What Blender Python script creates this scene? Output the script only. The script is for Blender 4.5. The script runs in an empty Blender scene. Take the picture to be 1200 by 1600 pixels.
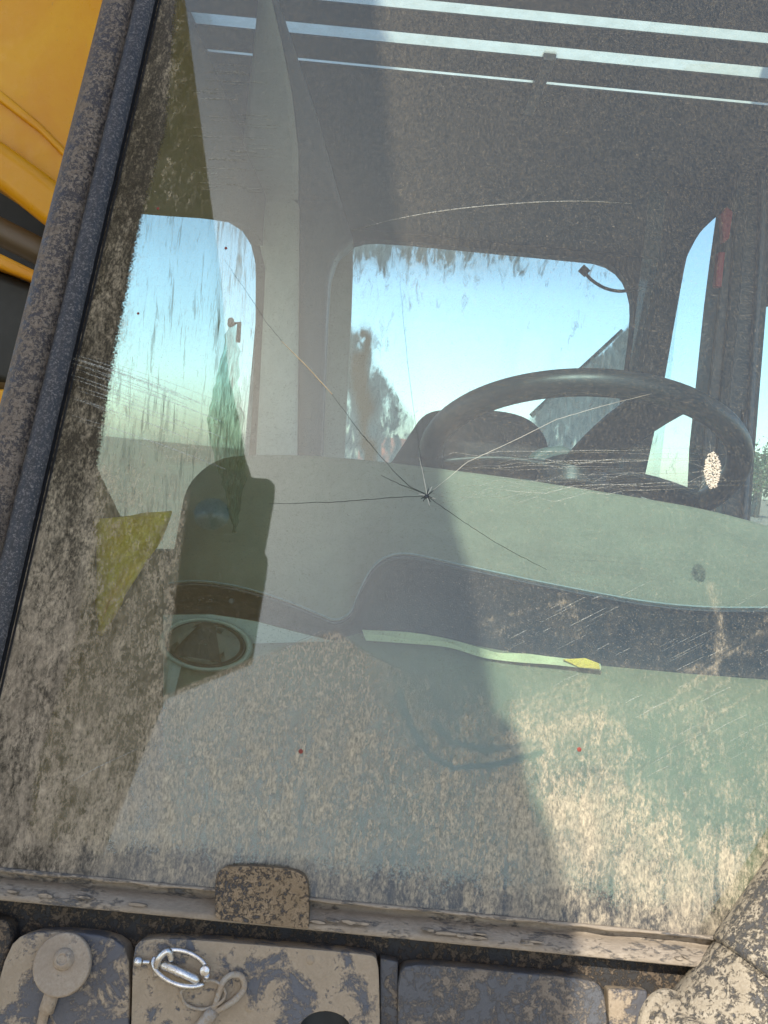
import bpy, bmesh, math, random
import numpy as np
from mathutils import Vector, Matrix
from mathutils.geometry import tessellate_polygon

SC = bpy.context.scene
COL = SC.collection
random.seed(7); rng = np.random.default_rng(7)

# ------------------------------------------------------------------ camera
CAM = Vector((0, 0, 1.65))
FPX, PITCH, ROLL = 1400.0, math.radians(3.15), math.radians(5.5)
cd = bpy.data.cameras.new('camera'); cam = bpy.data.objects.new('camera', cd); COL.objects.link(cam)
cd.sensor_fit = 'VERTICAL'; cd.sensor_height = 32.0; cd.lens = 32.0 * FPX / 1600.0
cd.clip_start = 0.02; cd.clip_end = 6000
cp, sp, cr, sr = math.cos(PITCH), math.sin(PITCH), math.cos(ROLL), math.sin(ROLL)
R0, U0, FW = Vector((1, 0, 0)), Vector((0, sp, cp)), Vector((0, cp, -sp))
RC, UC = R0 * cr + U0 * sr, -R0 * sr + U0 * cr
m = Matrix((RC, UC, -FW)).transposed().to_4x4(); m.translation = CAM
cam.matrix_world = m
SC.camera = cam

# ------------------------------------------------------------------ sky, sun, exposure
SUN_EL, SUN_AZ = math.radians(40), math.radians(19)      # sun behind the photographer, a little to the left
wd = bpy.data.worlds.new('World'); SC.world = wd; wd.use_nodes = True
wn = wd.node_tree.nodes; bg = wn['Background']; sky = wn.new('ShaderNodeTexSky'); sky.sky_type = 'NISHITA'
sky.sun_disc = False; sky.sun_elevation = SUN_EL; sky.sun_rotation = math.pi + SUN_AZ
sky.dust_density = .9; sky.ozone_density = 1.0; sky.air_density = 1.0
wd.node_tree.links.new(sky.outputs[0], bg.inputs[0]); bg.inputs[1].default_value = 0.15
sl = bpy.data.lights.new('sun', 'SUN'); sl.energy = 3.0; sl.angle = math.radians(0.4); sl.color = (1, .95, .86)
so = bpy.data.objects.new('sun', sl); COL.objects.link(so)
sdir = Vector((-math.sin(SUN_AZ) * math.cos(SUN_EL), -math.cos(SUN_AZ) * math.cos(SUN_EL), math.sin(SUN_EL)))
so.rotation_euler = sdir.to_track_quat('Z', 'Y').to_euler(); so.location = (-3, -6, 8)
SC.view_settings.view_transform = 'Standard'; SC.view_settings.look = 'None'
SC.view_settings.exposure = 0.90; SC.view_settings.gamma = 1.0
SC.render.engine = 'CYCLES'
SC.cycles.max_bounces = 10; SC.cycles.transparent_max_bounces = 16; SC.cycles.diffuse_bounces = 5

# ------------------------------------------------------------------ geometry helpers
K = 0.35                                   # the windscreen leans back 0.35 m per metre of height
GN = Vector((0, -1, K)).normalized()       # its outward normal
GT = Vector((0, K, 1)).normalized()        # up along the glass
G0 = Vector((0, .85 + K * .2465, 0)) + CAM # a point of the glass plane (x=0, z=camera)
def ray(px, py):
    x, y = px - 600, py - 800
    return (RC * x - UC * y + FW * FPX) / FPX
def onplane(px, py, p0, n):
    d = ray(px, py); return CAM + d * ((p0 - CAM).dot(n) / d.dot(n))
def PG(px, py, off=0.0): return onplane(px, py, G0 + GN * off, GN)
def PY(px, py, y): return onplane(px, py, Vector((0, y, 0)), Vector((0, 1, 0)))
def PX(px, py, x): return onplane(px, py, Vector((x, 0, 0)), Vector((1, 0, 0)))
def mesh(name, verts, faces, mat, parent=None, smooth=False, mats=None):
    me = bpy.data.meshes.new(name); me.from_pydata([tuple(v) for v in verts], [], faces)
    for mm in (mats or [mat]): me.materials.append(mm)
    bm = bmesh.new(); bm.from_mesh(me); bmesh.ops.recalc_face_normals(bm, faces=bm.faces); bm.to_mesh(me); bm.free()
    if smooth: me.polygons.foreach_set('use_smooth', [True] * len(me.polygons))
    o = bpy.data.objects.new(name, me); COL.objects.link(o)
    if parent is not None: adopt(o, parent)
    return o
def wmat(o):
    mt = Matrix.Translation(o.location) @ o.rotation_euler.to_matrix().to_4x4()
    return mt if o.parent is None else wmat(o.parent) @ o.matrix_parent_inverse @ mt
def adopt(o, parent):
    o.parent = parent; o.matrix_parent_inverse = wmat(parent).inverted()
def tag(o, label=None, cat=None, group=None, kind=None):
    for k, v in (('label', label), ('category', cat), ('group', group), ('kind', kind)):
        if v: o[k] = v
    return o
def thing(name, loc, label, cat, group=None):
    o = bpy.data.objects.new(name, None); COL.objects.link(o); o.location = loc; o.empty_display_size = .05
    return tag(o, label, cat, group)
def soften(o, w, seg=2, ang=30):
    b = o.modifiers.new('bevel', 'BEVEL'); b.width = w; b.segments = seg; b.limit_method = 'ANGLE'; b.angle_limit = math.radians(ang)
    o.data.polygons.foreach_set('use_smooth', [True] * len(o.data.polygons))
    o.modifiers.new('weighted', 'WEIGHTED_NORMAL').keep_sharp = True
    return o
def prism(name, loops, vec, mat, parent=None, bevel=0, seg=2):
    """solid slab: outline loops (first outer, then holes) of world points, extruded by vec"""
    pts = [p for l in loops for p in l]; n = len(pts)
    tris = tessellate_polygon(loops)
    faces = [tuple(t) for t in tris] + [tuple(i + n for i in reversed(t)) for t in tris]
    k = 0
    for l in loops:
        L = len(l)
        for i in range(L):
            a, b = k + i, k + (i + 1) % L
            faces.append((a, b, b + n, a + n))
        k += L
    o = mesh(name, pts + [p + vec for p in pts], faces, mat, parent)
    bm = bmesh.new(); bm.from_mesh(o.data)
    bmesh.ops.dissolve_limit(bm, angle_limit=.01, verts=bm.verts, edges=bm.edges)
    bm.to_mesh(o.data); bm.free()
    if bevel: soften(o, bevel, seg)
    return o
def smoothpoly(pts, it=2, closed=True):
    """round a pixel polygon (Chaikin)"""
    for _ in range(it):
        q = []; n = len(pts)
        rngi = range(n if closed else n - 1)
        if not closed: q.append(pts[0])
        for i in rngi:
            a, b = pts[i], pts[(i + 1) % n]
            q.append((a[0] * .75 + b[0] * .25, a[1] * .75 + b[1] * .25)); q.append((a[0] * .25 + b[0] * .75, a[1] * .25 + b[1] * .75))
        if not closed: q.append(pts[-1])
        pts = q
    return pts
def gprism(name, px, off0, off1, mat, parent=None, holes=(), **kw):
    loops = [[PG(*p, off1) for p in px]] + [[PG(*p, off1) for p in h] for h in holes]
    return prism(name, loops, GN * (off0 - off1), mat, parent, **kw)
def yprism(name, px, y, th, mat, parent=None, holes=(), **kw):
    loops = [[PY(*p, y) for p in px]] + [[PY(*p, y) for p in h] for h in holes]
    return prism(name, loops, Vector((0, th, 0)), mat, parent, **kw)
def catmull(pts, n=6, closed=False):
    P = [Vector(p) for p in pts]; out = []; N = len(P)
    for i in range(N if closed else N - 1):
        p0 = P[(i - 1) % N] if (closed or i > 0) else P[i]; p1 = P[i]; p2 = P[(i + 1) % N]; p3 = P[(i + 2) % N] if (closed or i + 2 < N) else P[(i + 1) % N]
        for k in range(n):
            t = k / n
            out.append(.5 * ((2 * p1) + (p2 - p0) * t + (2 * p0 - 5 * p1 + 4 * p2 - p3) * t * t + (3 * p1 - p0 - 3 * p2 + p3) * t ** 3))
    if not closed: out.append(P[-1])
    return out
def tube_data(path, rad, seg=10, closed=False, v0=0):
    vs, fs = [], []; N = len(path); rr = rad if isinstance(rad, (list, tuple)) else [rad] * N
    up = None
    for i, p in enumerate(path):
        a = path[(i - 1) % N] if (closed or i > 0) else path[i]; b = path[(i + 1) % N] if (closed or i < N - 1) else path[i]
        t = (b - a).normalized()
        if up is None:
            up = t.orthogonal().normalized()
        up = (up - t * up.dot(t)).normalized(); s = t.cross(up)
        for k in range(seg):
            an = 2 * math.pi * k / seg
            vs.append(p + (up * math.cos(an) + s * math.sin(an)) * rr[i])
    for i in range(N if closed else N - 1):
        for k in range(seg):
            a = i * seg + k; b = i * seg + (k + 1) % seg; j = (i + 1) % N
            fs.append((v0 + a, v0 + b, v0 + j * seg + (k + 1) % seg, v0 + j * seg + k))
    if not closed:
        fs.append(tuple(v0 + k for k in range(seg))); fs.append(tuple(v0 + (N - 1) * seg + k for k in range(seg)))
    return vs, fs
def tube(name, path, rad, mat, parent=None, seg=10, closed=False):
    v, f = tube_data(path, rad, seg, closed); return mesh(name, v, f, mat, parent, smooth=True)
def cyl(name, c, axis, r, h, mat, parent=None, seg=40, prof=None, bevel=0):
    """lathe about axis from c; prof = [(radius, height)...]"""
    axis = axis.normalized(); u = axis.orthogonal().normalized(); w = axis.cross(u)
    prof = prof or [(0, 0), (r, 0), (r, h), (0, h)]
    vs, fs = [], []
    for (a, b) in prof:
        for k in range(seg):
            an = 2 * math.pi * k / seg; vs.append(c + axis * b + (u * math.cos(an) + w * math.sin(an)) * max(a, 1e-5))
    for i in range(len(prof) - 1):
        for k in range(seg):
            fs.append((i * seg + k, i * seg + (k + 1) % seg, (i + 1) * seg + (k + 1) % seg, (i + 1) * seg + k))
    fs.append(tuple(range(seg))); fs.append(tuple((len(prof) - 1) * seg + k for k in range(seg)))
    o = mesh(name, vs, fs, mat, parent)
    soften(o, bevel or .0006, 2, 35); return o
def box(name, lo, hi, mat, parent=None, bevel=0):
    (x0, y0, z0), (x1, y1, z1) = lo, hi
    return prism(name, [[Vector((x0, y0, z0)), Vector((x1, y0, z0)), Vector((x1, y0, z1)), Vector((x0, y0, z1))]], Vector((0, y1 - y0, 0)), mat, parent, bevel)
def loft(name, rows, mat, parent=None, closed_row=False, smooth=True):
    vs = [p for r in rows for p in r]; n = len(rows[0]); fs = []
    for i in range(len(rows) - 1):
        for k in range(n if closed_row else n - 1):
            fs.append((i * n + k, i * n + (k + 1) % n, (i + 1) * n + (k + 1) % n, (i + 1) * n + k))
    return mesh(name, vs, fs, mat, parent, smooth)
def resample(pts, n):
    P = np.array(pts, float); d = np.r_[0, np.cumsum(np.hypot(*np.diff(P, axis=0).T))]; t = np.linspace(0, d[-1], n)
    return [(float(np.interp(a, d, P[:, 0])), float(np.interp(a, d, P[:, 1]))) for a in t]

# ------------------------------------------------------------------ material helpers
class NT:
    def __init__(s, name):
        s.m = bpy.data.materials.new(name); s.m.use_nodes = True; s.t = s.m.node_tree; s.n = s.t.nodes; s.n.clear()
        s.out = s.n.new('ShaderNodeOutputMaterial')
    def N(s, typ, **kw):
        o = s.n.new('ShaderNode' + typ)
        for k, v in kw.items():
            if k.startswith('_'): setattr(o, k[1:], v)
            else:
                key = int(k[1:]) if k[0] == 'i' and k[1:].isdigit() else k.replace('_', ' ')
                s.put(o.inputs[key], v)
        return o
    def put(s, sock, v):
        if isinstance(v, bpy.types.NodeSocket): s.t.links.new(v, sock)
        elif isinstance(v, (tuple, list)) and len(v) == 3 and sock.type == 'RGBA': sock.default_value = (*v, 1)
        else: sock.default_value = v
    def math(s, op, a, b=0.0, c=None, clamp=False):
        o = s.N('Math', _operation=op, i0=a, i1=b); o.use_clamp = clamp
        if c is not None: s.put(o.inputs[2], c)
        return o.outputs[0]
    def mr(s, v, a, b, c=0.0, d=1.0):
        o = s.N('MapRange', i0=v, i1=a, i2=b, i3=c, i4=d); o.clamp = True; return o.outputs[0]
    def mix(s, f, a, b): 
        o = s.N('Mix', _data_type='RGBA'); s.put(o.inputs[0], f); s.put(o.inputs[6], a); s.put(o.inputs[7], b); return o.outputs[2]
    def obj(s, sc=(1, 1, 1), rot=(0, 0, 0)):
        g = s.N('NewGeometry'); mp = s.N('Mapping', Vector=g.outputs['Position']); mp.inputs['Scale'].default_value = sc; mp.inputs['Rotation'].default_value = rot; return mp.outputs[0]
    def noise(s, vec, scale, detail=4, rough=.6, dist=0.0):
        o = s.N('TexNoise', Vector=vec, Scale=scale, Detail=detail, Roughness=rough, Distortion=dist); return o.outputs[0]
    def attr(s, name): return s.N('Attribute', _attribute_name=name).outputs['Fac']
    def bump(s, h, strength, dist): return s.N('Bump', Height=h, Strength=strength, Distance=dist).outputs[0]
    def princ(s, col, rough=.5, metal=0.0, normal=None, spec=.5, **kw):
        p = s.N('BsdfPrincipled', Base_Color=col, Roughness=rough, Metallic=metal)
        p.inputs['Specular IOR Level'].default_value = spec
        if normal is not None: s.put(p.inputs['Normal'], normal)
        for k, v in kw.items(): s.put(p.inputs[k.replace('_', ' ')], v)
        return p.outputs[0]
    def done(s, sh): s.t.links.new(sh, s.out.inputs[0]); return s.m
    def mixsh(s, f, a, b):
        o = s.N('MixShader'); s.put(o.inputs[0], f); s.put(o.inputs[1], a); s.put(o.inputs[2], b); return o.outputs[0]

TAN = (.36, .275, .19); TANL = (.50, .41, .30); INK = (.022, .024, .028)
def dusty(name, base, amount, rough=.55, scale=1.0, tan=TAN, tan2=TANL, spec=.5, bump=.5, metal=0.0, streak=(1, 1, 1), coarse=.5):
    """a painted or rubber surface partly under dried mud; amount 0..1"""
    t = NT(name); P = t.obj(streak)
    n1 = t.noise(P, 26 * scale, 6, .7, .6); n2 = t.noise(P, 130 * scale, 6, .78, .3); n3 = t.noise(P, 520 * scale, 3, .7)
    v = t.math('ADD', t.math('MULTIPLY', n1, coarse), t.math('MULTIPLY', n2, .9 - coarse)); v = t.math('ADD', v, t.math('MULTIPLY', n3, .1))
    c = 1 - amount
    th = .5 + (c - .5) * .42
    f = t.mr(v, th - .025, th + .035)
    film = t.math('MULTIPLY', t.mr(n1, .2, .8), .1 + .25 * amount)
    f2 = t.math('MAXIMUM', f, film)
    tc = t.mix(t.mr(n3, .35, .65), tan, tan2); tc = t.mix(t.mr(n1, .3, .7), tc, tuple(a * .8 for a in tan))
    col = t.mix(f2, base, tc)
    h = t.math('ADD', t.math('MULTIPLY', f, .8), t.math('MULTIPLY', n3, .5)); h = t.math('ADD', h, t.math('MULTIPLY', n2, .6))
    nb = t.bump(h, bump, .0012)
    ro = t.math('ADD', rough, t.math('MULTIPLY', f, .93 - rough))
    sp_ = t.math('MULTIPLY', t.math('SUBTRACT', 1.0, f), spec)
    p = t.N('BsdfPrincipled', Base_Color=col, Roughness=ro, Metallic=metal, Normal=nb); t.put(p.inputs['Specular IOR Level'], sp_)
    return t.done(p.outputs[0])
def plain(name, col, rough=.5, metal=0.0, var=.12, scale=60, bump=.15, spec=.5, bscale=600, bdist=.0006):
    t = NT(name); P = t.obj(); n = t.noise(P, scale, 5, .65); n2 = t.noise(P, bscale, 3, .7)
    c = t.mix(t.mr(n, .3, .7), tuple(a * (1 - var) for a in col), tuple(min(1, a * (1 + var)) for a in col))
    return t.done(t.princ(c, t.mr(n, .3, .7, rough * .88, min(1, rough * 1.12)), metal, t.bump(n2, bump, bdist), spec))

M = {}
M['pillar'] = dusty('dusty_black_pillar', (.022, .016, .015), .53, .36, 1.9, tan=(.20, .16, .125), tan2=(.42, .35, .28), coarse=.36, bump=.6)
M['bead'] = dusty('dusty_rubber_bead', (.012, .013, .016), .42, .46, 2.8, tan=(.17, .16, .16), tan2=(.33, .30, .27), coarse=.15, bump=.35)
M['groove'] = plain('black_rubber_groove', (.012, .012, .013), .7)
M['rail'] = dusty('muddy_channel', (.11, .105, .10), .66, .7, 1.0, tan=(.29, .235, .175), tan2=(.42, .35, .27), streak=(.45, 1, 1), bump=.9)
M['clip'] = dusty('muddy_clip', (.035, .035, .04), .60, .5, 1.6, tan=(.25, .18, .11), tan2=(.36, .27, .18), coarse=.3, bump=.9)
M['recess'] = dusty('dusty_black_recess', (.012, .013, .014), .47, .6, 1.4, tan=(.16, .12, .085), tan2=(.26, .20, .14), coarse=.35, bump=.7)
M['plateA'] = dusty('worn_grey_plate', (.065, .07, .085), .55, .55, .8, tan=(.36, .285, .20), tan2=(.48, .39, .29), coarse=.7, bump=.8)
M['plateB'] = dusty('mud_caked_plate', (.07, .078, .095), .57, .55, .9, tan=(.36, .285, .20), tan2=(.46, .37, .27), coarse=.68, bump=.8)
M['plateC'] = dusty('grey_dusty_plate', (.07, .073, .08), .48, .6, 1.3, tan=(.22, .18, .14), tan2=(.33, .28, .22), coarse=.55, bump=.8)
M['tube'] = dusty('muddy_tube', (.05, .05, .052), .58, .6, 1.0, tan=(.34, .28, .2), tan2=(.5, .43, .33), coarse=.4, bump=1.0)
M['disc'] = dusty('mud_coated_disc', (.20, .17, .14), .75, .7, .8, tan=(.33, .26, .19), tan2=(.42, .35, .27), bump=.5)
M['steel'] = plain('scuffed_steel', (.62, .60, .57), .28, 1.0, .25, 200, .5)
M['wire'] = dusty('dusty_wire_rope', (.35, .31, .26), .55, .5, 3.0, tan=(.36, .28, .2), tan2=(.48, .4, .3), bump=.5)
def yellow_mat():
    t = NT('yellow_machine_paint'); P = t.obj(); n = t.noise(P, 5, 6, .65, .5); n2 = t.noise(P, 70, 5, .75)
    c = t.mix(t.mr(n, .3, .7), (.66, .33, .004), (.58, .235, .002)); c = t.mix(t.mr(n2, .64, .72, 0, .6), c, (.30, .19, .08))
    return t.done(t.princ(c, t.mr(n2, .3, .7, .22, .5), 0, t.bump(n2, .25, .0015), .35))
M['yellow'] = yellow_mat()
M['yellow_dk'] = dusty('worn_brown_machine_paint', (.11, .075, .035), .3, .5, .8, tan=(.12, .09, .06), tan2=(.2, .15, .1), bump=.3)
M['black'] = plain('matt_black_steel', (.018, .02, .018), .6)
M['olive'] = plain('stick_yellow_paint', (.80, .52, .08), .45, 0, .12, 8, .1)
M['linkp'] = plain('link_brown_paint', (.85, .55, .20), .5, 0, .12, 8, .1)
M['hood_in'] = plain('headliner_grey', (.040, .043, .043), .85, 0, .1, 30, .6)
M['hood_lt'] = plain('pale_grey_trim', (.62, .61, .56), .6, 0, .08, 20, .3)
M['hood_bl'] = plain('blue_grey_trim_and_shade', (.10, .115, .14), .6, 0, .08, 20, .3)
M['post'] = plain('dark_post_plastic', (.045, .045, .045), .5, 0, .15, 30, .3)
M['liner'] = plain('brown_grey_liner', (.13, .12, .09), .8, 0, .2, 60, .6)
M['cowl'] = plain('grained_dash_plastic', (.245, .24, .18), .62, 0, .10, 22, .9, .35, 900, .0009)
M['fascia'] = plain('black_dash_plastic', (.022, .025, .03), .42, 0, .25, 40, .5, .5)
M['strap'] = plain('slate_dash_trim', (.045, .05, .062), .5, 0, .2, 40, .4, .5)
M['lower'] = plain('pale_dash_panel', (.20, .20, .13), .6, 0, .10, 18, .5, .4)
M['white'] = plain('white_dash_panel', (.42, .44, .39), .55, 0, .06, 18, .3)
M['piping'] = plain('grey_piping', (.25, .29, .30), .6)
M['wheel'] = plain('steering_wheel_rubber', (.014, .016, .018), .38, 0, .15, 60, .3)
M['seat'] = plain('black_seat_fabric', (.028, .028, .028), .9, 0, .2, 80, .8)
M['seat_g'] = plain('grey_green_plastic', (.10, .13, .12), .6)
M['red'] = plain('red_plastic', (.36, .03, .03), .5)
M['cable'] = plain('black_cable', (.02, .02, .02), .5)
M['paper'] = plain('yellow_paper', (.62, .60, .36), .8, 0, .08, 60, .5)
M['reflection_yellow'] = plain('yellow_reflection_sheet', (1.0, .60, .10), .85, 0, .2, 60, .9, .3, 300, .002)
M['vent'] = plain('dark_vent_plastic', (.05, .045, .04), .5, 0, .2, 60, .3)
M['vent_in'] = plain('vent_flap_plastic', (.17, .155, .13), .5, 0, .2, 90, .5)
def chip_mat():
    t = NT('crushed_glass'); n = t.noise(t.obj(), 900, 3, .7)
    return t.done(t.mixsh(t.mr(n, .3, .7, .2, .6), t.princ(t.mix(n, (.75, .62, .46), (.95, .90, .82)), .5), t.N('BsdfTransparent', Color=(.95, .97, .95)).outputs[0]))
M['chip'] = chip_mat()
M['crackd'] = plain('crack_dark', (.03, .035, .035), .4)
M['crackl'] = plain('crack_glint', (.62, .60, .50), .5)  # pale tone paints glints onto the cracks
M['crackg'] = plain('crack_gold', (.75, .58, .34), .4)
M['redspeck'] = plain('red_speck', (.22, .045, .03), .8)

def scuff_mat():
    t = NT('dry_dust_scratch'); n = t.noise(t.obj((60, 60, 60)), 8, 4, .7)
    f = t.mr(n, .38, .7, .04, .7)
    return t.done(t.mixsh(f, t.N('BsdfTransparent', Color=(1, 1, 1)).outputs[0], t.N('BsdfDiffuse', Color=(.58, .58, .52)).outputs[0]))
M['scuff'] = scuff_mat()
def glass_front():
    t = NT('dusty_tinted_windscreen'); P = t.obj()
    d = t.attr('dust'); br = t.attr('tone'); fr = t.attr('frit'); gs = t.attr('grain')
    Pv = t.obj((1.6, 1, .75))
    nf = t.noise(Pv, 260, 5, .75, .3); nm = t.noise(Pv, 80, 6, .75, .5); nc = t.noise(t.obj((1, 1, .45)), 30, 4, .65, .4)
    nx = t.noise(P, 1500, 2, .6)
    v = t.math('ADD', t.math('MULTIPLY', nf, .27), t.math('MULTIPLY', nm, .47)); v = t.math('ADD', v, t.math('MULTIPLY', nc, .26))
    th = t.math('SUBTRACT', .66, t.math('MULTIPLY', d, .34))
    blot = t.mr(t.math('SUBTRACT', v, th), -.05, .075)
    blot = t.math('MULTIPLY', blot, gs)
    film = t.math('MULTIPLY', d, t.mr(nf, .35, .65, .60, .86))
    mod = t.math('MULTIPLY', t.mr(nc, .25, .75, .7, 1.1), t.mr(t.noise(t.obj((1.5, 1, .45)), 58, 5, .75, .5), .38, .60, .35, 1.2))
    film = t.math('MULTIPLY', film, t.math('ADD', 1.0, t.math('MULTIPLY', t.math('SUBTRACT', mod, 1.0), t.mr(gs, .1, .8, .12, 1.0))))
    blot = t.math('MULTIPLY', blot, t.mr(t.noise(t.obj((1.2, 1, .7)), 44, 5, .7, .4), .38, .62, .45, 1.1))
    a = t.math('ADD', t.math('MULTIPLY', blot, .70), t.math('MULTIPLY', film, t.math('SUBTRACT', 1.0, t.math('MULTIPLY', gs, .45))))
    a = t.math('MINIMUM', t.math('MULTIPLY', a, .80), .93)
    # scattered bright dust points
    pts = t.mr(t.noise(P, 1000, 1, .4), .58, .76, 0, .42)
    a = t.math('MAXIMUM', a, pts)
    tc = t.mix(t.mr(nf, .38, .62), (.22, .195, .145), (.61, .52, .37)); tc = t.mix(t.math('MULTIPLY', br, .8), tc, t.mix(t.mr(nm, .4, .6), (.22, .17, .125), (.60, .48, .35)))
    dust = t.N('BsdfDiffuse', Color=tc, Roughness=.8, Normal=t.bump(v, .2, .0006)).outputs[0]
    clear = t.N('BsdfTransparent', Color=(.79, .91, .89)).outputs[0]
    gl = t.N('BsdfGlossy', Color=(.96, 1, .89), Roughness=.02).outputs[0]
    fre = t.math('MULTIPLY', t.N('Fresnel', IOR=1.52).outputs[0], 2.0, clamp=True)
    g = t.mixsh(fre, clear, gl)
    fdot = t.mr(t.math('SUBTRACT', fr, t.math('MULTIPLY', t.noise(P, 420, 2, .5), .9)), -.14, .16)
    fb = t.princ((.012, .012, .014), .18, 0)
    s = t.mixsh(fdot, g, fb)
    return t.done(t.mixsh(a, s, dust))
M['glass'] = glass_front()
def clear_mat(name, col):
    t = NT(name); return t.done(t.N('BsdfTransparent', Color=col).outputs[0])
M['glass_in'] = clear_mat('windscreen_inner_face', (.93, .98, .96))
def pane_mat():
    t = NT('dusty_side_pane'); d = t.attr('dust'); br = t.attr('tone')
    P = t.obj((1, 1, .35)); n = t.noise(P, 45, 6, .75, .8); n2 = t.noise(t.obj((1, 1, .5)), 12, 4, .6)
    v = t.math('ADD', t.math('MULTIPLY', n, .6), t.math('MULTIPLY', n2, .4))
    a = t.mr(t.math('SUBTRACT', v, t.math('SUBTRACT', .68, t.math('MULTIPLY', d, .34))), -.06, .10, 0, .85)
    a = t.math('ADD', a, t.math('MULTIPLY', d, 1.0), clamp=True)
    col = t.mix(br, t.mix(t.mr(n, .35, .65), (.70, .74, .70), (.33, .36, .34)), (.42, .28, .17))
    tl = t.N('BsdfTranslucent', Color=col).outputs[0]; df = t.N('BsdfDiffuse', Color=col).outputs[0]
    du = t.mixsh(.5, tl, df)
    g = t.mixsh(.05, t.N('BsdfTransparent', Color=(.94, .98, 1.0)).outputs[0], t.N('BsdfGlossy', Roughness=.05).outputs[0])
    return t.done(t.mixsh(a, g, du))
M['pane'] = pane_mat()
def green_reflection_mat():
    t = NT('green_reflection_film'); n = t.noise(t.obj((1, 1, .4)), 60, 5, .7, 1)
    c = t.mix(t.mr(n, .35, .65), (.16, .28, .23), (.40, .56, .48))
    a = t.N('BsdfTranslucent', Color=c).outputs[0]; b = t.princ(c, .35)
    return t.done(t.mixsh(t.mr(n, .36, .60, .60, .97), t.mixsh(.7, b, a), t.N('BsdfTransparent', Color=(.82, .92, .88)).outputs[0]))
M['green_reflection'] = green_reflection_mat()
def poly_mat():
    t = NT('milky_roof_sheet'); n = t.noise(t.obj(), 40, 5, .7)
    return t.done(t.mixsh(.35, t.N('BsdfTranslucent', Color=t.mix(n, (.50, .50, .42), (.92, .92, .88))).outputs[0], t.N('BsdfTransparent', Color=(.95, .98, .97)).outputs[0]))
M['poly'] = poly_mat()
def ground_mat():
    t = NT('dry_dirt'); P = t.obj(); n = t.noise(P, .35, 8, .7); n2 = t.noise(P, 14, 6, .7)
    c = t.mix(t.mr(n, .35, .65), (.30, .235, .165), (.38, .33, .24)); c = t.mix(t.mr(n2, .3, .7, 0, .4), c, (.22, .18, .12))
    return t.done(t.princ(c, .95, 0, t.bump(n2, .6, .03), .2))
M['ground'] = ground_mat()
M['leaf'] = plain('leaves', (.06, .09, .035), .7, 0, .4, 1, .1)
M['bark'] = plain('bark', (.10, .075, .05), .9)
M['orange'] = plain('orange_sheet_metal', (.62, .15, .07), .5, 0, .1, .5)

# ------------------------------------------------------------------ ground
n = 40; vs = []; fs = []
for i in range(n + 1):
    for j in range(n + 1):
        a = (i / n * 2 - 1); b = (j / n * 2 - 1); x = math.copysign(abs(a) ** 3, a) * 3000; y = math.copysign(abs(b) ** 3, b) * 3000
        r = math.hypot(x, y); vs.append((x, y, 0.0 if r < 12 else .25 * math.sin(x * .05) * math.sin(y * .043) * min(1, (r - 12) / 60)))
for i in range(n):
    for j in range(n): fs.append((i * (n + 1) + j, (i + 1) * (n + 1) + j, (i + 1) * (n + 1) + j + 1, i * (n + 1) + j + 1))
tag(mesh('ground', vs, fs, M['ground']), kind='structure')

# ------------------------------------------------------------------ the cab
cab = thing('excavator_cab', PG(600, 1500) * 1.0, 'muddy excavator cab with a cracked tinted windscreen, seen close from the front', 'excavator cab')

# value noise on the glass for the layout of dirt and painted veil
def vnoise(X, Y, sx, sy, seed):
    r = np.random.default_rng(seed); g = r.random((64, 64)); x = X / sx; y = Y / sy
    xi = np.floor(x).astype(int); yi = np.floor(y).astype(int); fx = x - xi; fy = y - yi
    fx = fx * fx * (3 - 2 * fx); fy = fy * fy * (3 - 2 * fy); G = lambda a, b: g[a % 64, b % 64]
    return (G(xi, yi) * (1 - fx) + G(xi + 1, yi) * fx) * (1 - fy) + (G(xi, yi + 1) * (1 - fx) + G(xi + 1, yi + 1) * fx) * fy
def ss(v, a, b):
    t = np.clip((v - a) / (b - a), 0, 1); return t * t * (3 - 2 * t)
def segd(X, Y, pts):
    D = np.full(X.shape, 1e9)
    for (x0, y0), (x1, y1) in zip(pts[:-1], pts[1:]):
        dx, dy = x1 - x0, y1 - y0; t = np.clip(((X - x0) * dx + (Y - y0) * dy) / (dx * dx + dy * dy), 0, 1)
        D = np.minimum(D, np.hypot(X - x0 - t * dx, Y - y0 - t * dy))
    return D
def inpoly(X, Y, pts, soft=3):
    ins = np.zeros(X.shape, bool); n = len(pts)
    for i in range(n):
        x0, y0 = pts[i]; x1, y1 = pts[(i + 1) % n]
        c = ((y0 > Y) != (y1 > Y)) & (X < (x1 - x0) * (Y - y0) / ((y1 - y0) or 1e-9) + x0); ins ^= c
    d = segd(X, Y, pts + [pts[0]]); return np.clip(.5 + np.where(ins, d, -d) / (2 * soft), 0, 1)
def project(V):
    D = V - np.array(CAM); A = np.array([RC, UC, FW]); q = D @ A.T
    return 600 + FPX * q[:, 0] / q[:, 2], 800 - FPX * q[:, 1] / q[:, 2]

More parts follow.
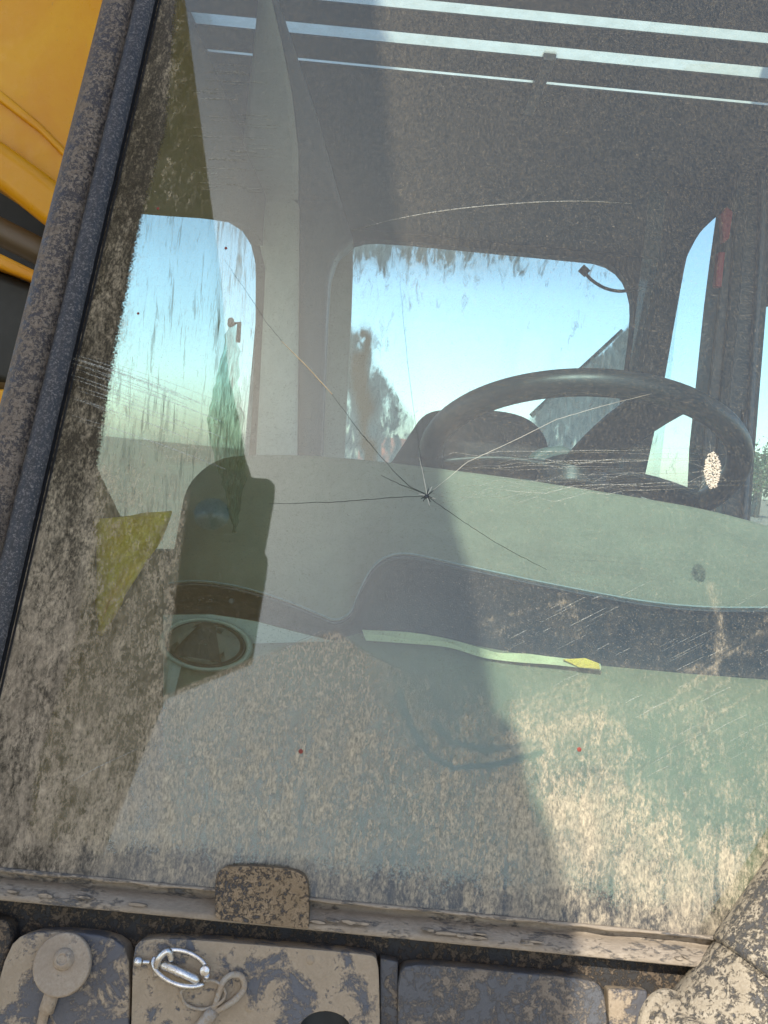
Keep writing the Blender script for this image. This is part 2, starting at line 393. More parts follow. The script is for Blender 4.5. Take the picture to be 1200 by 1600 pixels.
# windscreen: the front face is a fine grid that carries the layout of dust, painted veil, print and grain
def build_windscreen():
    NX, NY = 430, 590
    tl, bl = PG(247, -60), PG(-10, 1500)
    tb = (PG(500, 1408) - G0).dot(GT); tt = (PG(600, -90) - G0).dot(GT)
    sl_ = np.linspace(0, 1, NX); tv = np.linspace(tb, tt, NY)
    xb, xt = -.352, -.333; xr = .47
    S, T = np.meshgrid(sl_, tv); X0 = xb + (xt - xb) * np.clip((T + .27) / .85, -.3, 1.1); XX = X0 + (xr - X0) * S
    g0, gt, gn = np.array(G0), np.array(GT), np.array(GN)
    V = g0 + XX[..., None] * np.array([1, 0, 0]) + T[..., None] * gt
    V = V.reshape(-1, 3); X, Y = project(V)
    # ---- layout
    big = vnoise(X, Y, 90, 130, 1) * .6 + vnoise(X, Y, 30, 60, 2) * .4
    d = .085 + .04 * big + .05 * (1 - ss(Y, 100, 420))
    d += .05 * (1 - ss(X, 450, 900)) * (1 - ss(Y, 350, 700))
    low = .35 * ss(Y, 1000, 1120) + .65 * ss(Y, 1080, 1330)
    d += low * (.60 + .5 * (big - .45))
    d += .05 * (1 - ss(X, 420, 760)) * (1 - ss(Y, 620, 820))  # thin film painted over the upper left as a sky reflection veil
    gr = .12 + .88 * ss(Y, 1010, 1220)
    # reflection veil painted as film outside a pocket with two straight edges
    L = np.interp(Y, [300, 640, 760, 1085], [100, 190, 297, 255]); leftside = ss(L - X, -4, 4) * ss(Y, 600, 800)
    d = np.maximum(d, leftside * (.50 + .3 * big)); gr = np.maximum(gr, leftside * .6)
    B = np.interp(X, [255, 400, 525, 560, 700], [1085, 1024, 982, 1010, 1085]); below = ss(Y - B, -3, 5) * (1 - ss(X, 540, 720)); 
    d = np.maximum(d, below * (.62 + .2 * big)); gr = np.maximum(gr, below * ss(Y, 1050, 1250) * .9)
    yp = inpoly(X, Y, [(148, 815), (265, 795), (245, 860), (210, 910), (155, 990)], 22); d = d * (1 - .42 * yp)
    d = np.maximum(d, (1 - ss(X, 300, 385)) * ss(Y, 520, 720) * (.60 + .15 * big) * (1 - leftside) * (1 - ss(Y, 720, 730)) )
    # frit neighbourhood
    fe = np.interp(Y, [-90, 0, 200, 350, 560, 700, 850, 1000, 1200, 1500], [285, 278, 262, 222, 182, 158, 146, 120, 60, 20])
    near = 1 - ss(X - fe, -10, 75); 
    d = np.maximum(d, near * (.22 + .25 * big) * (1 - .3 * ss(Y, 520, 600) * (1 - ss(Y, 640, 700)))); gr = np.maximum(gr, near)
    bl_ = (1 - ss(X, 60, 300)) * ss(Y, 850, 1150); d = np.maximum(d, bl_ * (.46 + .35 * big)); gr = np.maximum(gr, bl_)
    # brownish upper-left patch
    pat = inpoly(X, Y, [(245, 215), (320, 240), (340, 345), (215, 340)], 25); d = np.maximum(d, pat * .36); gr = np.maximum(gr, pat)
    pat = inpoly(X, Y, [(290, -90), (410, -90), (395, 200), (362, 345), (350, 345), (318, 160)], 6); d = np.maximum(d, pat * .26)
    # bottom: thinner dust over a dark band, streaky
    bot = ss(Y - (1275 + (X - 300) * .10), 0, 110); d = d * (1 - bot * .42 * (1 - vnoise(X, Y, 8, 70, 5) * .9))
    lipd = ss(Y - (1360 + X * .0985), -28, -4); d = np.maximum(d, lipd * .62)
    fritb = bot * .55 + bot * .35 * vnoise(X, Y, 22, 40, 11)
    # wiped and smeared strokes: (polyline, half width, change)
    def st(pts, w, amp, g=None):
        nonlocal d, gr
        f = np.exp(-(segd(X, Y, pts) / w) ** 2)
        d = d * (1 - f * min(.95, -amp * 2.2)) if amp < 0 else d + (.95 - d) * f * min(.9, amp * 1.5)
        if g is not None: gr = gr * (1 - f) + g * f
    st([(625, 1080), (640, 1130), (670, 1180), (710, 1200), (770, 1195), (850, 1175)], 4.5, -.45)
    st([(635, 1075), (655, 1130), (690, 1160), (760, 1185), (840, 1160), (900, 1120)], 10, .22, .3)
    st([(680, 1130), (705, 1160), (760, 1172), (840, 1160)], 7, -.35)
    for k in range(7): st([(790 + k * 4, 1100 + k * 9), (850, 1085 + k * 9), (917, 1058 + k * 12)], 3.5, .22)
    st([(800, 1165), (880, 1140), (940, 1112), (980, 1150)], 13, .26)
    st([(930, 1120), (935, 1150)], 8, .25); st([(905, 1110), (900, 1180)], 5, .2)
    st([(940, 1060), (1010, 1075), (1060, 1090), (1100, 1082)], 9, -.10)
    for a, b, c_, e in ((1000, 1120, 1120, 1050), (1010, 1140, 1140, 1060), (1130, 1110, 1200, 1070), (1075, 1235, 1170, 1195), (1140, 1236, 1190, 1205), (1060, 1080, 1190, 985)): st([(a, b), (c_, e)], 3, .2)
    st([(1070, 1238), (1150, 1246)], 4, .35); st([(1110, 915), (1122, 960), (1133, 1020)], 7, .26)
    st([(1118, 1000), (1120, 1060)], 5, .16)
    patch = inpoly(X, Y, [(960, 1120), (1200, 1150), (1260, 1330), (1120, 1330), (1000, 1230)], 45); d = d * (1 - .5 * patch)
    for pts in ([(745, 975), (880, 940)], [(770, 990), (860, 955), (900, 965)], [(1080, 1050), (1200, 965)], [(1090, 1060), (1200, 985)]): st(pts, 6, .12, .5)
    sc = inpoly(X, Y, [(740, 960), (860, 915), (1200, 965), (1200, 1060), (950, 1035), (760, 1000)], 20); d = np.maximum(d, sc * (.10 + .12 * vnoise(X, Y, 16, 30, 9))); gr = np.maximum(gr, sc * .8)
    for k in range(9): st([(300 + k * 3, 180 + k * 13), (380 + k, 183 + k * 14)], 2.0, .07)
    for _ in range(150):       # runs of water through the dirt
        x = rng.uniform(0, 1200); y = rng.uniform(1120, 1400); l = rng.uniform(40, 180); st([(x, y), (x - l * .08 + rng.uniform(-6, 6), y + l)], rng.uniform(1.2, 4), rng.choice([-.14, .12, .12]))
    tone = np.clip(.15 + .60 * (1 - ss(X, 20, 300)) * ss(Y, 700, 1100) + .3 * lipd + .25 * (big - .5), 0, 1)
    st([(1113, 1440), (1116, 1468)], 9, .5)
    frit = np.maximum(1.2 - ss(X - fe, -26, 16) * 1.3, fritb * 1.15)
    frit = np.where(X - fe < -30, 1.2, frit)
    d = np.clip(d, 0, 1)
    nv = V.shape[0]; Vb = V - gn * .006
    idx = np.arange(NX * NY).reshape(NY, NX)
    q = np.stack([idx[:-1, :-1], idx[:-1, 1:], idx[1:, 1:], idx[1:, :-1]], -1).reshape(-1, 4)
    # back face + rim as a coarse shell
    ring = list(idx[0, :-1]) + list(idx[:-1, -1]) + list(idx[-1, :0:-1]) + list(idx[:0:-1, 0])
    C4 = [V[idx[0, 0]], V[idx[0, -1]], V[idx[-1, -1]], V[idx[-1, 0]]]
    verts = np.vstack([V, V[ring] - gn * .006]); nr = len(ring); rim = []
    for i in range(nr): rim.append((ring[i], nv + i, nv + (i + 1) % nr, ring[(i + 1) % nr]))
    me = bpy.data.meshes.new('windscreen')
    nq = len(q); loops = np.concatenate([q.ravel(), np.array(rim).ravel(), np.arange(nv, nv + nr)[::-1]])
    starts = np.concatenate([np.arange(nq + nr) * 4, [4 * (nq + nr)]]); tot = np.concatenate([np.full(nq + nr, 4), [nr]])
    me.vertices.add(len(verts)); me.vertices.foreach_set('co', verts.ravel())
    me.loops.add(len(loops)); me.loops.foreach_set('vertex_index', loops.astype(np.int32))
    me.polygons.add(len(starts)); me.polygons.foreach_set('loop_start', starts.astype(np.int32))
    try: me.polygons.foreach_set('loop_total', tot.astype(np.int32))
    except Exception: pass
    mi = np.concatenate([np.zeros(nq, np.int32), np.ones(nr + 1, np.int32)])
    me.materials.append(M['glass']); me.materials.append(M['glass_in']); me.polygons.foreach_set('material_index', mi)
    me.update(calc_edges=True)
    for nm, arr in (('dust', d), ('tone', tone), ('frit', frit), ('grain', gr)):
        a = me.attributes.new(nm, 'FLOAT', 'POINT'); a.data.foreach_set('value', np.concatenate([arr, np.zeros(nr)]).astype(np.float32))
    o = bpy.data.objects.new('windscreen', me); COL.objects.link(o); adopt(o, cab)
    o['label'] = 'tinted windscreen with star crack and mud film'
    return o
ws = build_windscreen()

# cracks: thin ridges running out of the star
def crack(px, mat, w=.00035, jit=1.0):
    pts = [];
    w = w * .62; jit = jit * .55
    P = resample(px, max(4, int(len(px) * 6)))
    for i, (x, y) in enumerate(P):
        j = 0 if i in (0, len(P) - 1) else jit
        pts.append(PG(x + random.uniform(-j, j), y + random.uniform(-j, j), .0004))
    tube('crack', pts, [w * (1 if i < len(pts) * .7 else 1 - .6 * (i / len(pts) - .7) / .3) for i in range(len(pts))], mat, ws, 5)
crack([(667, 773), (640, 760), (612, 733), (560, 672), (519, 616)], M['crackd'], .0004)
crack([(519, 616), (480, 573), (440, 533)], M['crackg'], .0009, .3)
crack([(440, 533), (415, 502), (385, 455), (350, 405)], M['crackd'], .0003)
crack([(667, 773), (655, 700), (642, 610), (632, 520), (625, 440)], M['crackd'], .00028, .8)
crack([(667, 773), (660, 735), (655, 715)], M['crackl'], .0006, .5)
crack([(672, 770), (730, 722), (800, 690), (870, 655), (950, 632), (1018, 615)], M['crackl'], .00034, .5)
crack([(667, 775), (600, 778), (530, 784), (420, 787)], M['crackd'], .0004)
crack([(667, 773), (625, 757), (595, 742)], M['crackd'], .0004)
crack([(670, 777), (720, 812), (775, 848), (815, 870), (855, 890)], M['crackd'], .00045)
arc_line = ([(550, 360), (620, 342), (700, 328), (800, 318), (900, 314), (985, 318)])
arc_line = [(v.x, v.y) for v in catmull([(a, b, 0) for a, b in arc_line], 5)]
for dx, dy in ((10, -9), (-9, 4), (6, 9), (3, -12), (-6, 8), (9, 3)):
    crack([(667, 775), (667 + dx, 775 + dy)], M['crackd'], .0009, .8)
for dx, dy in ((14, 5), (-13, -3), (4, 15), (8, -15)): crack([(667 + dx * .2, 775 + dy * .2), (667 + dx, 775 + dy)], M['crackl'], .0006, .5)
cyl('crack_pit', PG(666, 776, .0), GN, .0022, .0012, M['crackd'], ws, 9)

def ribbons(name, lists, mat, parent, w=.0007, off=.0006):
    vs, fs = [], []
    for pts, ww in lists:
        P = [PG(x, y, off) for x, y in pts]; k0 = len(vs)
        for i, p in enumerate(P):
            a = P[max(i - 1, 0)]; b = P[min(i + 1, len(P) - 1)]; s = (b - a).normalized().cross(GN)
            h = ww * (.3 + .7 * math.sin(math.pi * (i + .5) / len(P))) * .5
            vs += [p + s * h - GN * .0002, p + GN * .0002, p - s * h - GN * .0002]
            if i: 
                q = k0 + i * 3; fs += [(q - 3, q - 2, q + 1, q), (q - 2, q - 1, q + 2, q + 1)]
    o = mesh(name, vs, fs, mat, parent); o['kind'] = 'stuff'; return o
L = []
for k in range(26):      # swarm of fine scratches from the chip to the left
    y = 700 + k * 2.6 + random.uniform(-3, 3); x0 = random.uniform(640, 860); x1 = random.uniform(960, 1190)
    L.append(([(x0 + (x1 - x0) * t, y + (1 - t) ** 2 * 40 * random.uniform(.1, 1) * (1 if k > 12 else .4) + 3 * math.sin(t * 3 + k)) for t in np.linspace(0, 1, 12)], random.uniform(.0003, .0009)))
for k in range(22):      # raking scuffs off the left pillar
    y = random.choice([555, 562, 570, 580, 590, 600, 612, 640]) + random.uniform(-4, 4); l = random.uniform(70, 240); x0 = 108 + random.uniform(-4, 30)
    L.append(([(x0 + l * t, y + (y - 540) * .12 + l * .30 * t + 12 * t * t) for t in np.linspace(0, 1, 10)], random.uniform(.0006, .0020)))
for k in range(40):
    x = random.uniform(300, 390); y = random.uniform(90, 300); l = random.uniform(15, 70); L.append(([(x, y), (x + l * .5, y + l * .03), (x + l, y + l * .05)], .0004))
for pts in ([(420, 1065), (435, 1020), (470, 1000), (505, 985)], [(305, 1320), (318, 1230), (335, 1150), (350, 1125)], [(115, 1220), (150, 1200), (215, 1170)], [(590, 230), (560, 640)][0:0]):
    if pts: L.append((pts, .0009))
for k in range(26):
    x = random.uniform(760, 1190); y = random.uniform(930, 1050); l = random.uniform(12, 60); L.append(([(x, y), (x + l * .5, y - l * .25), (x + l, y - l * .5)], random.uniform(.0003, .0008)))
for k in range(12):
    x = random.uniform(780, 1180); y = random.uniform(1060, 1240); l = random.uniform(20, 90); L.append(([(x, y), (x + l * .5, y - l * .28), (x + l, y - l * .5)], random.uniform(.0003, .0010)))
for w_ in (.0012, .0006): L.append((arc_line, w_))
for k in range(16):
    a = random.uniform(0, 6.28); r = random.uniform(14, 45); L.append(([(1113, 735), (1113 + r * .6 * math.cos(a), 735 + r * .6 * math.sin(a)), (1113 + r * math.cos(a), 735 + r * math.sin(a))], .0006))
ribbons('scratch', L, M['scuff'], ws)
# chip: crumbs of crushed glass
vs, fs = [], []
for k in range(620):
    a = random.uniform(0, 6.28); r = math.sqrt(random.random()); c = PG(1113 + r * 12 * math.cos(a) + random.uniform(-2, 2), 735 + r * 29 * math.sin(a), .001); s = random.uniform(.0005, .0013)
    k0 = len(vs)
    for dd in ((1, 0, 0), (-1, 0, 0), (0, 1, 0), (0, -1, 0), (0, 0, 1), (0, 0, -1)): vs.append(c + Vector(dd) * s * random.uniform(.5, 1.2))
    fs += [(k0 + a_, k0 + b_, k0 + c_) for a_, b_, c_ in ((0, 2, 4), (2, 1, 4), (1, 3, 4), (3, 0, 4), (2, 0, 5), (1, 2, 5), (3, 1, 5), (0, 3, 5))]
o = mesh('chip', vs, fs, M['chip'], ws); o['kind'] = 'stuff'
for (x, y, r) in ((470, 1174, .0026), (905, 1171, .0026), (247, 326, .002), (353, 388, .002), (216, 490, .0018)):
    cyl('red_speck', PG(x, y, 0), GN, 0, 0, M['redspeck'], ws, 9, prof=[(r, 0), (r * .8, .0006), (r * .3, .0012), (0, .0013)])

# ---- left pillar (outside): rounded bead along the glass, groove, dusty outer tube
def gp(x, t, n_): return G0 + Vector((x, 0, 0)) + GT * t + GN * n_
tts = np.linspace(-.62, .95, 60)
def edge_x(t): return -.352 + .019 * min(max((t + .27) / .85, -.3), 1.1)
def strip(name, prof, mat, par):
    rows = []
    for t in tts:
        e = edge_x(t); rows.append([gp(e + a, t, b) for a, b in prof])
    return loft(name, rows, mat, par)
arc = lambda cx, cn, r, a0, a1, k=8: [(cx + r * math.cos(math.radians(a0 + (a1 - a0) * i / k)), cn + r * math.sin(math.radians(a0 + (a1 - a0) * i / k))) for i in range(k + 1)]
strip('pillar_seal', [(.0035, .0008), (.001, .0004), (-.0005, -.004), (-.002, -.004), (-.003, .000)] , M['groove'], cab)
strip('pillar_bead', arc(-.0145, .001, .0125, 12, 168), M['bead'], cab)
strip('pillar', [(-.026, -.001)] + arc(-.044, -.012, .026, 62, 190, 12) + [(-.071, -.05), (-.066, -.10), (-.02, -.11), (0.004, -.06), (.004, -.02)], M['pillar'], cab)

def rstrip(name, prof, mat):
    return loft(name, [[gp(.47 - a, t, b) for a, b in prof] for t in tts], mat, cab)
rstrip('pillar_bead', arc(-.0145, .001, .0125, 12, 168), M['bead'])
rstrip('pillar', [(-.026, -.001)] + arc(-.044, -.012, .026, 62, 190, 12) + [(-.071, -.05), (-.066, -.10), (-.02, -.11), (0.004, -.06), (.004, -.02)], M['pillar'])
# ---- rail under the glass
tb = (PG(500, 1408) - G0).dot(GT)
xs = np.linspace(-.50, .60, 200); prof = [(-.006, .0015), (.0012, .0028), (.0042, .002), (.0046, .0002), (.0030, -.0008), (-.012, -.001), (-.012, -.0075), (-.0025, -.0088), (.003, -.0135), (.0085, -.0175), (.0095, -.0185), (.010, -.0225), (.009, -.0235), (-.03, -.0245)]
rows = [[gp(x, tb + b + .0006 * math.sin(x * 90 + 2 * math.sin(x * 31)) * (abs(b) < .002), a + (.0006 * math.sin(x * 140) + .0004 * math.sin(x * 371)) * (b > -.002)) for a, b in prof] for x in xs]
tag(loft('windscreen_rail', rows, M['rail'], cab))
# flaking crust in the rail
for k in range(26):
    x = random.choice([random.uniform(500, 760), random.uniform(0, 1130)]); y = 1388 + x * .0985 + random.uniform(-3, 6); w = random.uniform(6, 22); h = random.uniform(1.5, 4)
    pts = [(x + w * math.cos(a) * random.uniform(.6, 1), y + w * .0985 * math.cos(a) + h * math.sin(a) * random.uniform(.6, 1)) for a in np.linspace(0, 5.6, 8)]
    gprism('mud_flake', pts, .004, .0105 + random.uniform(0, .002), M['rail'], cab)
rp = smoothpoly([(336, 1385), (338, 1366), (346, 1357), (360, 1353), (420, 1354), (462, 1360), (476, 1368), (482, 1384), (483, 1448), (480, 1452), (400, 1443), (340, 1437), (336, 1433)], 1)
gprism('glass_clip', rp, -.004, .016, M['clip'], cab, bevel=.0012)

# ---- recess behind the cover plates and the cab front going down
prism('front_panel', [[gp(-.55, tb - .024, -.022), gp(.75, tb - .024, -.022), gp(.75, tb - .62, -.022), gp(-.55, tb - .62, -.022)]], GN * -.02, M['recess'], cab)
gprism('corner_seam', [(-40, 1425), (12, 1440), (18, 1470), (2, 1520), (-6, 1700), (-40, 1700)], -.02, .004, M['recess'], cab, bevel=.003)
A = smoothpoly([(-60, 1720), (-10, 1560), (12, 1482), (38, 1457), (110, 1456), (172, 1464), (200, 1484), (203, 1560), (198, 1720)], 1)
gprism('cover_plate', A, -.018, .010, M['plateA'], cab, bevel=.002, seg=3)
hole = [(508 + 41 * math.cos(a), 1612 + 32 * math.sin(a)) for a in np.linspace(0, 2 * math.pi, 28, endpoint=False)]
Bp = smoothpoly([(203, 1720), (204, 1640), (206, 1560), (208, 1482), (222, 1467), (300, 1468), (440, 1480), (578, 1491), (591, 1500), (593, 1560), (594, 1640), (594, 1720)], 1)
gprism('cover_plate', Bp, -.018, .013, M['plateB'], cab, holes=[hole], bevel=.0018, seg=3)
gprism('hole_liner', [(460, 1570), (560, 1570), (560, 1720), (460, 1720)], -.0175, -.016, M['black'], cab)
Cp = smoothpoly([(620, 1720), (621, 1600), (622, 1522), (636, 1507), (700, 1510), (820, 1521), (925, 1531), (944, 1546), (950, 1600), (958, 1720)], 1)
gprism('cover_plate', Cp, -.018, .011, M['plateC'], cab, bevel=.002, seg=3)
gprism('backing_strip', [(594, 1497), (622, 1503), (622, 1720), (594, 1720)], -.018, .004, M['plateC'], cab, bevel=.0015)
gprism('backing_strip', [(950, 1545), (1012, 1548), (1016, 1720), (956, 1720)], -.018, -.002, M['plateA'], cab, bevel=.002)
for (x, y) in ((390, 1574), (572, 1578), (205 + 280, 1500)):
    cyl('rivet', PG(x, y, .012), GN, 0, 0, M['plateB'], cab, 14, prof=[(.0042, 0), (.004, .0012), (.0022, .0022), (0, .0024)])

# ---- lower right: muddy elbow pipe and capped pipe end
def pathg(pts, off): return catmull([PG(x, y, off) for x, y in pts], 6)
p1 = pathg([(1010, 1800), (1085, 1690), (1170, 1590), (1240, 1500)], .012)
tube('elbow_pipe', p1, .058, M['tube'], cab, 40)
p2 = pathg([(1205, 1545), (1240, 1495), (1290, 1420), (1340, 1340)], .018)
tube('pipe_sleeve', p2, [.0595, .0605] + [.061] * (len(p2) - 2), M['tube'], cab, 40)
c0 = PG(1030, 1596, .012); ax = (PG(1096, 1632, .055) - c0).normalized()
cyl('pipe_cap', c0, ax, .03, .05, M['tube'], cab, 48, prof=[(0, 0), (.024, 0), (.0285, .003), (.029, .008), (.026, .011), (.0225, .0125), (.022, .015), (.0245, .017), (.0235, .020), (.0175, .0225), (.016, .025), (.016, .085), (0, .085)], bevel=.0008)

# ---- interior: left wall, rear wall, roof
XL, YR = -.37, 2.6
lw = smoothpoly([(150, 328), (235, 336), (345, 344), (384, 352), (408, 375), (417, 425), (412, 600), (404, 850)], 0)
win = [PX(x, y, XL) for x, y in smoothpoly([(150, 328), (235, 336), (340, 343), (392, 352), (417, 395), (417, 470), (414, 600), (406, 860), (150, 860)], 1)]
win = [p for p in win]
outer = [Vector((XL, y, z)) for y, z in ((.72, .9), (2.72, .9), (2.72, 2.33), (1.21, 2.33), (1.02, 1.75))]
ymin = .985
win2 = [Vector((XL, max(p.y, .85 + K * (p.z - 1.65 + .2465) + .07), p.z)) for p in win]
# keep the opening inside the wall
win2 = [Vector((XL, min(p.y, 2.56), p.z)) for p in win2]
prism('side_wall', [outer, win2], Vector((-.03, 0, 0)), M['liner'], cab)
def pane_grid(name, p00, p10, p11, p01, dfun, nx=60, ny=60, toff=None):
    vs = []
    for j in range(ny + 1):
        for i in range(nx + 1):
            a, b = i / nx, j / ny; vs.append(p00.lerp(p10, a).lerp(p01.lerp(p11, a), b))
    V = np.array([tuple(v) for v in vs]); X, Y = project(V); d, tn = dfun(X, Y)
    fs = [(j * (nx + 1) + i, j * (nx + 1) + i + 1, (j + 1) * (nx + 1) + i + 1, (j + 1) * (nx + 1) + i) for j in range(ny) for i in range(nx)]
    nrm = (p10 - p00).cross(p01 - p00).normalized() * .004
    n0 = len(vs); c = [0, nx, (ny + 1) * (nx + 1) - 1, ny * (nx + 1)]
    ring = [i for i in range(nx + 1)] + [j * (nx + 1) + nx for j in range(1, ny + 1)] + [ny * (nx + 1) + i for i in range(nx - 1, -1, -1)] + [j * (nx + 1) for j in range(ny - 1, 0, -1)]
    vs += [vs[i] + nrm for i in ring]; nr = len(ring)
    fs += [(ring[i], ring[(i + 1) % nr], n0 + (i + 1) % nr, n0 + i) for i in range(nr)] + [tuple(n0 + i for i in range(nr))]
    o = mesh(name, vs, fs, None, cab, mats=[M['pane'], M['glass_in']])
    o.data.polygons.foreach_set('material_index', [0 if k < nx * ny else 1 for k in range(len(o.data.polygons))])
    for nm, arr in (('dust', d), ('tone', tn)):
        a = o.data.attributes.new(nm, 'FLOAT', 'POINT'); a.data.foreach_set('value', np.concatenate([arr, np.zeros(nr)]).astype(np.float32))
    return o
def dside(X, Y): return .20 + .12 * ss(Y, 560, 660) + .12 * (1 - ss(Y, 340, 420)) + .12 * ss(X, 320, 350), 0 * X + .1 * ss(Y, 600, 700)
pane_grid('side_window', Vector((XL - .032, .90, 1.2)), Vector((XL - .032, 2.6, 1.2)), Vector((XL - .032, 2.6, 2.25)), Vector((XL - .032, 1.27, 2.25)), dside)
rw = smoothpoly([(512, 470), (514, 425), (530, 393), (560, 376), (600, 374), (760, 389), (900, 403), (945, 408), (975, 428), (990, 462), (991, 500), (983, 570), (965, 700), (950, 800), (700, 800), (494, 800), (498, 700)], 1)
rwin = smoothpoly([(1000, 800), (1002, 770), (1030, 640), (1060, 470), (1072, 405), (1076, 395), (1090, 368), (1104, 352), (1136, 324), (1142, 318), (1150, 318), (1160, 330), (1190, 480), (1225, 470), (1420, 450), (1420, 830), (1200, 830)], 1)
outer = [Vector((-.42, YR, .9)), PY(958, 1130, YR), PY(992, 760, YR), PY(1030, 520, YR), PY(1066, 200, YR), Vector((-.42, YR, 2.45))]
YS = 1.98
prism('rear_wall', [[PY(x, y, YS) for x, y in [(1075, 100), (1040, 400), (1008, 550), (984, 700), (975, 1100), (1560, 1100), (1560, 100)]], [PY(x, y, YS) for x, y in rwin]], Vector((0, .05, 0)), M['hood_in'], cab)
prism('rear_wall', [outer, [PY(x, y, YR) for x, y in rw]], Vector((0, .05, 0)), M['hood_in'], cab)
def drear(X, Y):
    left = inpoly(X, Y, [(545, 500), (555, 520), (600, 590), (645, 655), (640, 800), (480, 800), (500, 360), (545, 420)], 5)
    right = inpoly(X, Y, [(972, 520), (1000, 500), (1000, 800), (780, 800), (830, 650)], 5)
    top = (1 - ss(Y - (375 + (X - 560) * .09), 0, 75)) * (1 - .6 * ss(X, 700, 900))
    d = .17 + .42 * left + .50 * right + .42 * top  # even base film pales the sky seen through the pane
    brown = np.exp(-((X - (570 + 8 * np.sin(Y * .03))) / 15) ** 2) * ss(Y, 490, 540) * ss(vnoise(X, Y, 20, 45, 3), .2, .55)
    return np.clip(d + .8 * brown, 0, 1), np.clip(brown * 1.6, 0, 1)
pane_grid('rear_window', Vector((-.30, YR + .055, 1.3)), Vector((.80, YR + .055, 1.3)), Vector((.80, YR + .055, 2.45)), Vector((-.30, YR + .055, 2.45)), drear, 110, 110)
pane_grid('rear_window', Vector((.52, YS + .055, 1.3)), Vector((1.4, YS + .055, 1.3)), Vector((1.4, YS + .055, 2.4)), Vector((.52, YS + .055, 2.4)), lambda X, Y: (.13 + .08 * ss(Y, 500, 700), 0 * X), 20, 20)
yprism('window_seal', smoothpoly([(505, 440), (520, 400), (548, 380), (552, 400), (548, 520), (542, 620), (535, 800), (500, 800), (498, 700)], 1), YR + .03, .015, M['hood_lt'], cab)
# pale post and shading band at the rear left corner
ZR = CAM.z + .655
def pc(px, py, y, drop):
    p = PY(px, py, y)
    return p if p.z < ZR - drop else onplane(px, py, Vector((0, 0, ZR - drop)), Vector((0, 0, 1)))
def band(name, Lc, Rc, y, mat, drop, th):
    rows = []
    for py in np.linspace(-40, 830, 90):
        a, b = float(np.interp(py, [p[1] for p in Lc], [p[0] for p in Lc])), float(np.interp(py, [p[1] for p in Rc], [p[0] for p in Rc]))
        r_ = [pc(a + (b - a) * t, py, y - .012 * math.sin(math.pi * t), drop + .004 * math.sin(math.pi * t)) for t in np.linspace(0, 1, 9)]
        rows.append(r_ + [p + Vector((0, th, 0)) if p.z < ZR - drop - .02 else p + Vector((0, .0, .004)) for p in reversed(r_)])
    return loft(name, rows, mat, cab, True)
band('corner_post_and_shade', [(408, -40), (383, 200), (368, 340), (385, 352), (403, 372), (415, 420), (406, 600), (394, 830)], [(414, -40), (440, 70), (456, 150), (466, 240), (466, 420), (462, 830)], 2.30, M['hood_lt'], .014, .10)
band('corner_post_and_shade', [(412, -40), (440, 70), (456, 150), (464, 240), (464, 420), (460, 830)], [(420, -40), (470, 110), (500, 200), (530, 310), (551, 372), (524, 392), (512, 430), (508, 500), (496, 830)], 2.33, M['hood_bl'], .008, .12)  # darker band puts the rear wall's shading difference into colour
# roof with slots the sky shows through
def yroof(px, py): return onplane(px, py, Vector((0, 0, ZR)), Vector((0, 0, 1))).y
sl3 = [(yroof(820, 33), yroof(820, 15)), (yroof(820, 88), yroof(820, 69)), (yroof(820, 130), yroof(820, 124.5))]
sl3 = [tuple(sorted(a)) for a in sl3]
ycuts = [(1.18, sl3[0][0])] + [(sl3[0][1], sl3[1][0])] + [(sl3[1][1], sl3[2][0])] + [(sl3[2][1], 2.66)]
for a, b in ycuts[:-1]: box('roof_panel', (-.42, a, ZR), (1.9, b, ZR + .002), M['hood_in'], cab)
rp_ = [(-.42, ycuts[-1][0]), (1.9, ycuts[-1][0]), (1.9, 2.035), (.60, 2.035), (.765, 2.66), (-.42, 2.66)]
prism('roof_panel', [[Vector((x, y, ZR)) for x, y in rp_]], Vector((0, 0, .002)), M['hood_in'], cab)
box('slot_light_sheet', (-.42, 1.18, ZR + .006), (1.9, 1.98, ZR + .009), M['poly'], cab)  # milky sheet added over the slots to make them bright
prism('outer_roof', [[Vector((x, y, ZR + .010)) for x, y in [(-.42, 1.985), (1.9, 1.985), (1.9, 2.035), (.60, 2.035), (.765, 2.66), (-.42, 2.66)]]], Vector((0, 0, .03)), M['post'], cab)
xm = onplane(845, 125, Vector((0, 0, ZR)), Vector((0, 0, 1))).x
box('roof_brace', (xm - .010, sl3[1][1] - .005, ZR - .006), (xm + .010, sl3[2][1] + .12, ZR + .016), M['post'], cab, .002)
box('roof_rail', (-.45, 1.2, ZR + .013), (-.37, 2.66, ZR + .07), M['post'], cab, .01)
# right post with ridges, right wall
rpost = [(1142, 322), (1131, 400), (1122, 470), (1108, 600), (1098, 700), (1092, 840), (1172, 840), (1180, 720), (1190, 600), (1200, 470), (1206, 300), (1206, 160), (1175, 160)]
yprism('door_post', rpost, 1.86, .09, M['post'], cab, bevel=.006)
yprism('door_post_trim', [(1150, 330), (1140, 470), (1124, 640), (1116, 840), (1132, 840), (1140, 640), (1157, 470), (1168, 330)], 1.85, .02, M['hood_in'], cab, bevel=.004)
yprism('door_post_trim', [(1186, 170), (1190, 330), (1176, 560), (1160, 840), (1167, 840), (1184, 560), (1198, 330), (1194, 170)], 1.845, .02, M['hood_bl'], cab, bevel=.003)
tube('latch_rod', [PY(1163, 640, 1.83), PY(1160, 700, 1.83)], .006, M['wheel'], cab)
box('side_wall', (1.9, .9, .9), (1.94, 2.66, 1.35), M['hood_in'], cab)
yprism('hammer_bracket', [(1126, 335), (1136, 322), (1146, 330), (1140, 372), (1130, 380), (1128, 345)], 1.83, .02, M['red'], cab, bevel=.003)
